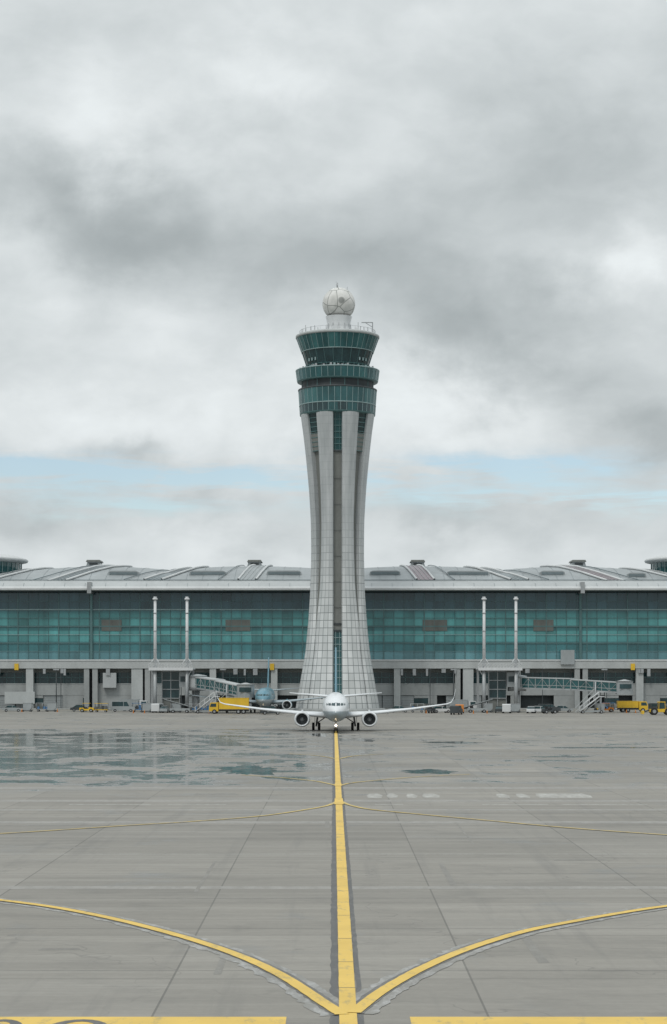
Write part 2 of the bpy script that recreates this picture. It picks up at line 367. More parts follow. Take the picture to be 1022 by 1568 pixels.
mb.build('line_sealant_and_glints', recalc=False)
mb = MB(); strip(mb, cl, .40, .024, M['line'], 0, .006)
for y in (48.2, 52.6, 57.3, 62.9, 70.1, 78.5, 86.9, 95.3, 103.7): mb.poly([(.125, y, .028), (.535, y, .028), (.535, y + .05, .028), (.125, y + .05, .028)], M['joint'])
mb.build('taxiway_centreline', recalc=False)
mb = MB(); strip(mb, curL, .34, .032, M['line'], 0, .01); mb.build('taxiway_curve_line', recalc=False)
mb = MB(); strip(mb, curR, .34, .036, M['line'], 0, .01); mb.build('taxiway_curve_line', recalc=False)
far_curves = [[(.2, 120.8), (-.4, 117), (-1.57, 113.6), (-4.0, 108.3), (-7.35, 104.3), (-10.5, 101.5), (-16.4, 96), (-22, 92.5), (-34, 88)],
 [(.5, 120.8), (1.1, 117), (2.2, 113.6), (4.7, 109.8), (8.64, 104.3), (12.2, 99.4), (16.2, 95.2), (20.9, 91), (34, 84)],
 [(.2, 139), (-.5, 142), (-1.5, 145.3), (-4.07, 150), (-7.3, 154)], [(.5, 139), (1.2, 142), (2.83, 145.3), (6.5, 151), (10.8, 155)],
 [(.2, 185), (-1.5, 192), (-4.5, 197)], [(.5, 185), (2.2, 192), (5, 196)]]
for i, c in enumerate(far_curves):
    mb = MB(); strip(mb, c, .25, .028 + .004 * (i % 2), M['line_thin'], 0, .01); mb.build('lead_in_line', recalc=False)
mb = MB()
mb.poly([(.05, 118, .040), (.61, 118, .040), (.58, 124, .040), (.08, 124, .040)], M['line'])
mb.poly([(.08, 138, .040), (.58, 138, .040), (.56, 142, .040), (.10, 142, .040)], M['line'])
mb.build('line_junction_mark', recalc=False)
mb = MB()
for y, wd, mt in ((85.0, .14, 'line_white'), (68.0, .07, 'joint'), (76.5, .06, 'joint'), (93.4, .09, 'joint'), (101.5, .14, 'joint'), (110.5, .12, 'joint'), (103.0, 1.6, 'band'), (71.0, .9, 'band'), (113, 1.2, 'band'), (121, 2.0, 'band'), (135, 2.4, 'band'), (59.8, .05, 'joint'), (51.2, .04, 'joint')):
    mb.poly([(-60, y, .002), (60, y, .002), (60, y + wd, .002), (-60, y + wd, .002)], M[mt])
for xa, xb in ((-16, -11), (-10, -6.5), (2.5, 4.2), (9, 13), (13.8, 19)): mb.poly([(xa, 118.3, .003), (xb, 118.3, .003), (xb, 118.7, .003), (xa, 118.7, .003)], M['line_white'])
mb.build('apron_joint_sealant', recalc=False)
mb = MB()
for x, y, wx, wy in ((-8.3, 55, 1.2, .5), (5.5, 52.5, .3, 6), (-.45, 100, .25, 5), (4.3, 72, .25, 9), (-5.0, 70, .15, 12), (-13, 88, 3, .8), (9.2, 82, 2.5, .6), (-3.1, 50.5, .2, 4), (12, 111, 4, 1.2), (-9.2, 128, 3, 2), (6.4, 90, .12, 14), (-.75, 124, .3, 3)):
    mb.poly([(x, y, .003), (x + wx, y + .1, .003), (x + wx * .9, y + wy, .003), (x + wx * .05, y + wy * .95, .003)], M['patch'])
mb.build('apron_repair_patches', recalc=False)
mb = MB()
for xa, xb in ((2.2, 3.2), (3.5, 4.2), (4.75, 5.45), (5.8, 6.9), (10.6, 11.4), (11.9, 12.7), (13.2, 16.7)):
    y0 = 124.8 + random.uniform(0, .4)
    mb.poly([(xa, y0, .004), (xb - .15, y0, .004), (xb, y0 + 2.3, .004), (xb - .3, y0 + 4.6, .004), (xa + .15, y0 + 4.4, .004), (xa - .05, y0 + 2, .004)], M['line_white'])
mb.build('worn_stand_number', recalc=False)
for x0, x1 in ((-9.2, -1.06), (1.72, 9.8)):
    mb = MB(); mb.poly([(x0, 40.6, .005), (x1, 40.6, .005), (x1, 44.2, .005), (x0, 44.2, .005)], M['line'])
    def ring(cx, cy, rx, ry, wd, a0, a1):
        for k in range(24):
            t0 = math.radians(a0 + (a1 - a0) * k / 24); t1 = math.radians(a0 + (a1 - a0) * (k + 1) / 24)
            mb.poly([(cx + rx * math.cos(t0), cy + ry * math.sin(t0), .010), (cx + (rx - wd) * math.cos(t0), cy + (ry - wd) * math.sin(t0), .010),
                     (cx + (rx - wd) * math.cos(t1), cy + (ry - wd) * math.sin(t1), .010), (cx + rx * math.cos(t1), cy + ry * math.sin(t1), .010)], M['stain'])
    if x0 < 0:
        ring(-5.6, 42.4, .75, 1.45, .28, 0, 360); ring(-7.35, 42.4, .6, 1.45, .28, 0, 360)
        mb.poly([(-3.7, 41.1, .010), (-3.4, 41.1, .010), (-3.4, 43.2, .010), (-3.7, 43.2, .010)], M['stain'])
    else:
        for cx in (3.2, 6.9): ring(cx, 41.9, .72, 1.3, .28, 0, 360)
        mb.poly([(4.9, 41.1, .010), (5.2, 41.1, .010), (5.2, 43.0, .010), (4.9, 43.0, .010)], M['stain'])
    mb.build('painted_stand_number', recalc=False)
def puddle(cx, cy, rx, ry):
    mb = MB(); pts = []; ph = [random.uniform(0, 6) for _ in range(6)]
    for k in range(120):
        t = 2 * math.pi * k / 120; r = 1 + .20 * math.sin(2 * t + ph[0]) + .13 * math.sin(5 * t + ph[1]) + .09 * math.sin(9 * t + ph[2]) + .07 * math.sin(17 * t + ph[3]) + .05 * math.sin(29 * t + ph[4])
        pts.append((cx + rx * r * math.cos(t), cy + ry * r * math.sin(t), .0035))
    mb.poly(pts, M['puddle']); mb.build('rain_puddle', recalc=False)
for a in ((-7.0, 163, 2.3, 8), (7.8, 160, 2.4, 3.2), (-2.9, 172, .6, 4), (-3.5, 148, .25, 1.6), (-12.5, 228, 2.4, 6), (-24, 205, 4, 5), (-30, 185, 4, 3), (-20, 176, 1.6, 3), (14, 232, 4, 3), (-38, 262, 6, 6), (-2.0, 262, 1.2, 7), (-16, 190, 1.6, 2), (30, 215, 5, 2.5), (-13, 256, 2, 4), (-33, 170, 3, 2), (22, 190, 2.5, 1.5), (4, 240, 1.2, 4), (-25, 240, 5, 4)):
    puddle(*a)

# ------------------------------------------------------------------ terminal
term = empty('airport_terminal', (0, 490, 0))
X0, X1 = -150, 150
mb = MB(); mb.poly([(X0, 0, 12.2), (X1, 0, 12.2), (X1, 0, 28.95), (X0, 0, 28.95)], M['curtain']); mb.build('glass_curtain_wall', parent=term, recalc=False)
mb = MB()
x = X0; kk = 0
while x < X1:
    wv2 = .11 if kk % 4 == 0 else .04
    mb.box(x - wv2, x + wv2, -.18, -.003, 12.2, 28.9, M['mull']); x += 2.54; kk += 1
for k in range(1, 8):
    z = 12.2 + k * 2.0875; t = .06 if k % 2 else .13
    mb.box(X0, X1, -.24, -.185, z - t, z + t, M['mull_l'] if k in (3, 6) else M['mull'])
for x in (-60.5, 61.7, -121, 122): mb.box(x - .3, x + .3, -.6, -.25, 12.2, 28.9, M['mull'])
for xa, xb in ((-27, -20.8), (22.3, 28.4), (-58, -53), (50, 55)): mb.box(xa, xb, -.17, -.01, 19.4, 22.2, M['brown'])
mb.build('curtain_wall_mullions', parent=term)
mb = MB()
ring = [(-4.6, 29.3), (-5.0, 29.5), (-5.0, 29.95), (-4.5, 30.3), (-3.0, 31.2), (-1.5, 31.9), (0, 32.0), (.4, 29.0), (-3.5, 29.0)]
n = len(ring); b0 = len(mb.v)
mb.v += [(X0, y, z) for y, z in ring] + [(X1, y, z) for y, z in ring]
for i in range(n):
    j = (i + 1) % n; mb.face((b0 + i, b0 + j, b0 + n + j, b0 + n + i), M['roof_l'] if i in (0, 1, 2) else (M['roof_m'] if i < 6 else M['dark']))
x = X0 + 2
while x < X1:
    mb.tube((x, -3.0, 31.23), (x, -4.48, 30.35), .04, M['roof_d'], n=4); x += 5.08
mb.tube((X0, -1.5, 32.05), (X1, -1.5, 32.05), .12, M['roof_d'], n=4)
for x in (-60.5, 61.7): mb.box(x - .5, x + .5, -5.2, .2, 28.6, 31.4, M['metal'])
mb.build('roof_fascia', parent=term)
prof = [(-1.6, 31.7), (2, 32.9), (6, 34.1), (10, 35.0), (15, 35.9), (22, 36.5), (30, 36.9), (42, 37.1), (60, 37.1), (90, 37.0), (130, 34.0)]
def zroof(x, y):
    hump = abs(math.cos(math.pi * (x - .7) / 43.2 + math.pi / 2))
    return lerp_tab(prof, y) + (1.3 * (hump ** .6 - .75)) * min(1, max(0, y) / 15) - max(0, abs(x) - 60) * .03
mb = MB(); xs = [X0 + i * 2.02 for i in range(int((X1 - X0) / 2.02) + 1)]
ys = [-1.6, 0, 2, 4, 6, 8, 10, 12, 15, 18, 22, 26, 30, 36, 42, 60, 90, 130]
rings = [[(x, y, zroof(x, y)) for x in xs] for y in ys] + [[(x, 130, 0) for x in xs]]
mb.loft(rings, M['roof'], True, False)
for i, x in enumerate(xs):
    if i % 2 == 0:
        for a, b2 in zip(ys[:-5], ys[1:-4]): mb.tube((x, a, zroof(x, a) + .04), (x, b2, zroof(x, b2) + .04), .04, M['roof_d'], n=4, caps=False)
mb.build('roof_vault', parent=term)
mb = MB()
def arch(x0, x1, r, mat, lift=.3, pw=2.4):
    pr = None
    for k in range(21):
        t = k / 20; y = -.8 + t * 34; x = x0 + (x1 - x0) * (1 - (1 - t) ** pw); p = (x, y, zroof(x, y) + lift)
        if pr: mb.tube(pr, p, r, mat, n=6, caps=False)
        pr = p
def archpanel(x0, x1, wd, mat):
    L = []
    for k in range(21):
        t = k / 20; y = -.8 + t * 34; x = x0 + (x1 - x0) * (1 - (1 - t) ** 2.4)
        L.append([(x, y, zroof(x, y) + .18), (x + wd, y, zroof(x + wd, y) + .18)])
    mb.loft(L, mat, True, False)
for s in (-1, 1):
    for xb, dx, pmt in ((72, 13, 'roof_d'), (48, 9.5, 'roof_d'), (24.5, 3, 'roof'), (94, 14, 'roof_d')):
        c = .7
        if s > 0 and xb in (72, 24.5): pmt = 'roof_r'
        xa = c + s * xb; e = c + s * (xb - dx)
        arch(xa, e, .28, M['roof_l']); arch(xa - s * 4.4, e - s * 4.4, .28, M['roof_l']); archpanel(xa, e, -s * 4.3, M[pmt])
        for f in (1.1, 2.2, 3.3): arch(xa - s * f, e - s * f, .06, M['roof_m'], .24)
        arch(xa + s * 5, e + s * 3, .11, M['roof_d'])
mb.build('roof_arches', parent=term)
mb = MB()
for xa, xb in ((-57, -49), (-36.5, -27), (-17, -8), (9, 17), (28.5, 39.5), (52, 58.5), (74, 79), (-103, -94), (94, 103)):
    z = zroof((xa + xb) / 2, 6) - .1
    mb.prism([(xa, z - .8), (xb, z - .8), (xb - .2, z + .35), (xb - .9, z + .65), (xa + .9, z + .65), (xa + .2, z + .35)], 4.2, 11, M['roof'])
    mb.box(xa + .5, xb - .5, 4.1, 4.19, z - .35, z + .3, M['roof_d'])
mb.build('clerestory_windows', parent=term)
mb = MB()
for x0 in (-64.2, -21.1, 22.5, 65.6, -107, 109):
    mb.prism([(x0 - 2.4, 36.3), (x0 + 2.4, 36.3), (x0 + 1.6, 38.7), (x0 - 1.6, 38.7)], 34, 40, M['silver'])
    mb.prism([(x0 - 2.0, 38.7), (x0 + 2.0, 38.7), (x0 + 1.7, 39.2), (x0 - 1.7, 39.2)], 33.5, 40.5, M['concrete_d'])
    mb.box(x0 - 1.1, x0 + 1.1, 33.9, 33.99, 37.6, 38.4, M['dark'])
mb.build('roof_ventilators', parent=term)
mb = MB()
for cx in (-97, 98.5):
    mb.lathe([(15.5, 31), (15.5, 34.5), (15.6, 34.503), (15.6, 34.9), (15.5, 34.903), (15.5, 37.4)], M['tglass'], (cx, 20), 64)
    mb.lathe([(15.5, 37.4), (17.2, 37.8), (17.4, 38.2), (17.0, 38.6), (14, 39.4), (3, 39.9)], M['roof_l'], (cx, 20), 64, cap1=True)
    mb.lathe([(16.8, 32.0), (16.9, 32.1), (16.9, 33.8), (15.4, 34.0)], M['roof_l'], (cx, 20), 64)
    for k in range(48):
        a = 2 * math.pi * k / 48; mb.tube((cx + 15.65 * math.cos(a), 20 + 15.65 * math.sin(a), 33), (cx + 15.65 * math.cos(a), 20 + 15.65 * math.sin(a), 37.5), .09, M['mull_l'], n=4)
mb.build('corner_drums', parent=term)
mb = MB()
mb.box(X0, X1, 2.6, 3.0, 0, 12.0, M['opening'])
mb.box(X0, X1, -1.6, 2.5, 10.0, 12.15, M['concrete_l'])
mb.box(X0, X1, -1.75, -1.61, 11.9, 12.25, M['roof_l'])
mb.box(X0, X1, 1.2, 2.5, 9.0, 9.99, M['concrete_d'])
cols = [(-130, 1.6), (-110, 1.6), (-92, 1.6), (-75.8, 1.8), (-61.6, 1.3), (-59.5, 1.3), (-49, 2.8), (-46.4, 1.3), (-30.1, 1.6), (-14.8, 1.6), (0, 1.6), (15.9, 1.6), (31, 1.3), (33.6, 2.6), (46, 1.3), (60.8, 1.3), (62.8, 1.3), (76.4, 1.8), (92, 1.6), (110, 1.6), (130, 1.6)]
for x, wd in cols: mb.box(x - wd / 2, x + wd / 2, -1.4, .6, 0, 9.995, M['concrete_l'] if wd > 1.5 else M['concrete'])
random.seed(21)
for (xa, wa_), (xb, wb_) in zip(cols, cols[1:]):
    a = xa + wa_ / 2; b2 = xb - wb_ / 2; L = b2 - a
    if L < 3: continue
    mb.box(a, b2, .2, 1.0, 3.3, 6.1, M['concrete'])
    mb.box(a, b2, .1, 1.05, 6.103, 6.25, M['concrete_l'])
    mb.box(a, b2, 1.3, 1.5, 6.26, 8.99, M['dglass'])
    k = a + 1.3
    while k < b2: mb.box(k - .06, k + .06, 1.2, 1.29, 6.26, 8.99, M['mull']); k += 2.0
    mb.box(a, b2, 1.2, 1.29, 7.7, 7.82, M['mull'])
    t = a
    while t < b2 - .1:
        seg = min(random.choice([2.2, 3.5, 5.0]), b2 - t)
        kind = random.choice('sswdoo')
        if kind == 's': mb.box(t, t + seg, .25, .95, 0, 3.29, M['concrete'])
        elif kind == 'w':
            mb.box(t, t + seg, .3, .9, 0, 1.2, M['concrete_d']); mb.box(t, t + seg, .4, .8, 1.203, 2.6, M['dglass']); mb.box(t, t + seg, .3, .9, 2.603, 3.29, M['concrete'])
        elif kind == 'd':
            mb.box(t + .1, t + seg - .1, .5, .7, 0, 3.2, M['silver'])
            for q in range(7): mb.box(t + .12, t + seg - .12, .45, .49, .3 + q * .42, .34 + q * .42, M['concrete_d'])
        t += seg
mb.box(-57.5, -54.2, -1.55, .1, 5.2, 8.9, M['roof_m']); mb.box(56.6, 60.0, -2.2, -1.77, 11.0, 14.6, M['silver'])
mb.box(-82, -74.5, -1.6, -1.41, 1.2, 4.2, M['concrete_l'])
for x in (-79, -15.3, 74.6): mb.box(x - .5, x + .5, -1.95, -1.62, 9.6, 11.2, M['yellow'])
for x in (-92, -68, -38, -22, 24, 52, 68, 88): mb.box(x, x + .15, -1.85, -1.62, 0.1, 10, M['dark'])
for k in range(22):
    x = random.uniform(-95, 95); mb.box(x, x + random.uniform(.4, 1.2), -1.9, -1.62, 9.0 - random.random(), 9.9, M['metal'])
mb.build('ground_storeys', parent=term)

# ------------------------------------------------------------------ control tower
tower = empty('air_traffic_control_tower', (.95, 461, 0))
RT = [(0, 10.0), (1, 9.85), (5, 9.1), (8, 8.6), (13.5, 7.65), (21, 6.95), (28.9, 6.45), (36.6, 6.28), (44.3, 6.35), (52, 6.8), (59.6, 7.5), (65.8, 8.2), (69.3, 8.75)]
GB = [(0, 0), (19, 0), (22, .15), (29, .6), (45, .95), (58, 1.2), (69.3, 1.55)]
mb = MB(); levels = [69.3 * i / 92 for i in range(93)]
rings = []
for z in levels:
    R = smooth_tab(RT, z) / .985; ga = math.asin(min(.9, 1.12 / R)); gb = smooth_tab(GB, z) / R; db = min(1.3, smooth_tab(GB, z) * 1.4); da = 1.4
    ring = []
    for q in range(4):
        ph = math.pi / 2 * q - math.pi / 2
        def pt(a, r): ring.append((r * math.cos(a), r * math.sin(a), z))
        pt(ph - ga, R - da); pt(ph + ga, R - da)
        for seg in (0, 1):
            a0 = ph + ga if seg == 0 else ph + math.pi / 4 + gb; a1 = ph + math.pi / 4 - gb if seg == 0 else ph + math.pi / 2 - ga
            for k in range(8):
                t = k / 7; bul = .22 * (1 - (2 * t - 1) ** 4) - .16
                pt(a0 + (a1 - a0) * t, R + bul)
            if seg == 0: pt(a1, R - db + .06); pt(ph + math.pi / 4 + gb, R - db + .06)
    rings.append(ring)
n = len(rings[0])
for r in rings: mb.v += r
per = n // 4
for k in range(len(rings) - 1):
    z0, z1 = levels[k], levels[k + 1]; zc = (z0 + z1) / 2; R = smooth_tab(RT, zc)
    for i in range(n):
        j = (i + 1) % n; li = i % per
        q = (k * n + i, k * n + j, (k + 1) * n + j, (k + 1) * n + i)
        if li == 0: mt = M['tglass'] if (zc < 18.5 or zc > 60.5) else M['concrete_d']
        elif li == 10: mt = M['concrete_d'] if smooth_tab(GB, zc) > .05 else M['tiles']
        else: mt = M['tiles']
        seg = li - 2 if li < 10 else (li - 12)
        wseg = 1.45 * 4 / 7
        u0 = seg * wseg + .04; u1 = (seg + 1) * wseg + .04
        mb.face(q, mt, False, [(u0, z0), (u1, z0), (u1, z1), (u0, z1)])
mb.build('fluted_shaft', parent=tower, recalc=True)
mb = MB()
for q in range(4):
    a = math.pi / 2 * q - math.pi / 2; ca, sa = math.cos(a), math.sin(a)
    def bar(z, h, mat, wd=1.05):
        R = smooth_tab(RT, z) - 1.25
        p = Vector((ca * R, sa * R, z)); t = Vector((-sa, ca, 0))
        mb.tube(p - t * wd, p + t * wd, h, mat, n=4)
    z = 1.5
    while z < 19: bar(z, .1, M['mull_l']); z += 1.55
    z = 60.6
    while z < 69: bar(z, .12, M['mull']); z += 1.4
    for zz in (18.6, 20.2, 60.4): bar(zz, .28, M['dark'])
    for z in (24, 30, 36, 42, 48, 54): bar(z, .04, M['dark'])
    for dx in (-.45, .45):
        for za, zb in ((.2, 18.5), (60.5, 69)):
            t = Vector((-sa, ca, 0)) * dx; prev = None
            for s_ in range(9):
                zq = za + (zb - za) * s_ / 8; Rq = smooth_tab(RT, zq) - 1.22; p = Vector((ca * Rq, sa * Rq, zq)) + t
                if prev is not None: mb.tube(prev, p, .07, M['mull_l'] if za < 1 else M['mull'], n=4)
                prev = p
    a2 = a + math.pi / 4
    for za, zb, mt in ((65.0, 69.2, M['dglass']), (60.5, 64.6, M['concrete_d'])):
        pts = []
        for z in (za, zb):
            R = smooth_tab(RT, z) - .65; hw = smooth_tab(GB, z) * .95; t = Vector((-math.sin(a2), math.cos(a2), 0)); c = Vector((math.cos(a2) * R, math.sin(a2) * R, z))
            pts.append((c - t * hw, c + t * hw))
        mb.poly([pts[0][0], pts[0][1], pts[1][1], pts[1][0]], mt)
        for f in (0, .25, .5, .75, 1):
            mb.tube(pts[0][0].lerp(pts[1][0], f), pts[0][1].lerp(pts[1][1], f), .1, M['mull'], n=4)
mb.build('shaft_windows', parent=tower)
mb = MB()
def ringmull(r0, z0, r1, z1, n, rad, mat):
    for k in range(n):
        a = 2 * math.pi * (k + .5) / n
        mb.tube((r0 * math.cos(a), r0 * math.sin(a), z0), (r1 * math.cos(a), r1 * math.sin(a), z1), rad, mat, n=4)
def vglass(c):
    a = int((math.atan2(c.y, c.x) / (2 * math.pi) + .5) * 24); random.seed(a * 7 + int(c.z) * 13)
    return random.choice([M['tglass'], M['tglass'], M['tglass_l'], M['tglass']])
def dglass(c):
    a = int((math.atan2(c.y, c.x) / (2 * math.pi) + .5) * 24); random.seed(a * 5 + int(c.z))
    return random.choice([M['dglass'], M['dglass'], M['tglass']])
mb.lathe([(6, 69.1), (8.85, 69.25), (8.9, 69.6)], M['mull'], n=72, cap0=True)
mb.lathe([(8.83, 69.6), (8.95, 71.5)], dglass, n=72, smooth=False)
mb.lathe([(8.97, 71.5), (9.17, 75.0)], vglass, n=72, smooth=False)
mb.lathe([(9.17, 75.0), (9.3, 75.05), (9.3, 75.3), (8.5, 75.35), (8.45, 77.0)], M['dark'], n=72)
mb.lathe([(8.45, 77.0), (9.45, 77.05), (9.5, 77.3)], M['mull'], n=72)
mb.lathe([(9.5, 77.3), (9.78, 79.6)], vglass, n=72, smooth=False)
mb.lathe([(9.78, 79.6), (9.88, 79.65), (9.88, 79.85), (9.6, 79.87), (9.35, 77.5), (7.0, 77.4)], M['mull_l'], n=72)
ringmull(8.86, 69.6, 9.2, 75.0, 40, .07, M['mull_l']); ringmull(9.53, 77.3, 9.82, 79.6, 40, .07, M['mull_l'])
ringmull(8.5, 75.3, 8.5, 77, 16, .12, M['mull'])
mb.lathe([(8.99, 71.42), (9.05, 71.45), (9.05, 71.6), (8.99, 71.65)], M['mull_l'], n=72)
mb.lathe([(7.0, 77.4), (7.0, 80.6)], M['dglass'], n=48, smooth=False)
mb.lathe([(7.0, 80.6), (7.35, 80.62), (7.4, 80.9)], M['mull'], n=48)
mb.lathe([(7.3, 80.9), (8.35, 84.1)], M['dglass'], n=48, smooth=False)
mb.lathe([(8.42, 84.1), (9.62, 87.4)], vglass, n=72, smooth=False)
mb.lathe([(8.3, 84.02), (8.5, 84.0), (8.5, 84.15), (8.4, 84.2)], M['mull_l'], n=72)
mb.lathe([(9.62, 87.4), (9.85, 87.5), (9.85, 87.95), (9.3, 88.2), (6, 88.4), (0.01, 88.5)], M['concrete_l'], n=72)
ringmull(7.35, 80.9, 8.4, 84.1, 24, .07, M['mull']); ringmull(8.47, 84.1, 9.68, 87.4, 40, .06, M['mull_l'])
random.seed(3)
for k in range(26):
    a = random.uniform(math.pi, 2 * math.pi); r = random.uniform(7.8, 9.1); h = random.uniform(.6, 1.4)
    x, y = r * math.cos(a), r * math.sin(a)
    mb.box(x - .22, x + .22, y - .22, y + .22, 79.3, 79.8 + h * .5, random.choice([M['metal'], M['metal'], M['mull_l']]))
for k in range(36):
    a = 2 * math.pi * k / 36; mb.tube((7.6 * math.cos(a), 7.6 * math.sin(a), 77.4), (7.6 * math.cos(a), 7.6 * math.sin(a), 80.9), .08, M['mull'], n=4)
for a in (-2.45, -2.3, -.85, -.7, -2.6, -.55):
    r = 7.75; x, y = r * math.cos(a), r * math.sin(a); mb.box(x - .17, x + .17, y - .17, y + .17, 81.5, 82.2, M['mull_l'])
mb.build('observation_cab', parent=tower)
mb = MB()
mb.lathe([(3.3, 88.4), (3.1, 88.8), (2.85, 89.4), (2.7, 90.4), (2.8, 91.4), (3.1, 92.6)], M['white'], (.3, 0), 40)
for k in range(12):
    a = 2 * math.pi * k / 12; mb.tube((.3 + 3.0 * math.cos(a), 3.0 * math.sin(a), 88.5), (.3 + 2.75 * math.cos(a), 2.75 * math.sin(a), 90.8), .1, M['metal'], n=4)
mb.build('radome_pedestal', parent=tower)
mb = MB(); S = []
for k in range(25):
    t = math.radians(-62 + 152 * k / 24); S.append((max(.01, 3.85 * math.cos(t)), 3.85 * math.sin(t)))
mb.lathe(S, M['radome'], n=48); o = mb.build('radome', parent=tower); o.location = (.3, 0, 95.6)
mb = MB()
mb.tube((0, 0, 99.3), (0, 0, 100.6), .12, M['metal']); mb.tube((-.15, 0, 99.4), (-.35, 0, 100.9), .05, M['metal']); mb.tube((2.2, -.8, 98.5), (2.3, -.8, 99.5), .06, M['metal'])
for k in range(40):
    a = 2 * math.pi * k / 40; a2 = 2 * math.pi * (k + 1) / 40; r = 8.9
    mb.tube((r * math.cos(a), r * math.sin(a), 88.1), (r * math.cos(a), r * math.sin(a), 89.1), .035, M['metal'], n=4)
    mb.tube((r * math.cos(a), r * math.sin(a), 89.1), (r * math.cos(a2), r * math.sin(a2), 89.1), .035, M['metal'], n=4)
for x, y, h in ((-8.3, -1, 1.2), (-7.5, -2, 1.9), (-6.2, -4, 1.3), (-5.4, 2, 2.6), (-4.6, -3, 1.2), (4.8, -4, 2.2), (5.4, -3, 1.4), (6.2, 1, 2.0), (7.0, -3, 1.2), (8.2, -2, 2.6), (8.6, 1, 1.4), (-3.6, 5, 1.9)):
    mb.tube((x, y, 88.2), (x, y, 88.4 + h), .08, M['metal'], n=6)
mb.tube((5.6, -2, 90.9), (8.3, -2, 90.9), .14, M['metal'], n=4); mb.tube((8.2, -2, 88.2), (8.2, -2, 90.9), .16, M['metal'], n=4); mb.tube((6.6, -2, 90.8), (8.2, -2, 89.8), .09, M['metal'], n=4)
mb.box(-1.2, .6, -5.2, -4, 88.3, 89.6, M['white']); mb.box(4.0, 5.0, -4.6, -3.6, 88.3, 89.3, M['white'])
mb.build('roof_antennas', parent=tower)
mb = MB(); mb.lathe([(11.2, 0), (11.2, .5), (10.2, .55)], M['concrete'], n=64); mb.build('tower_plinth', parent=tower)

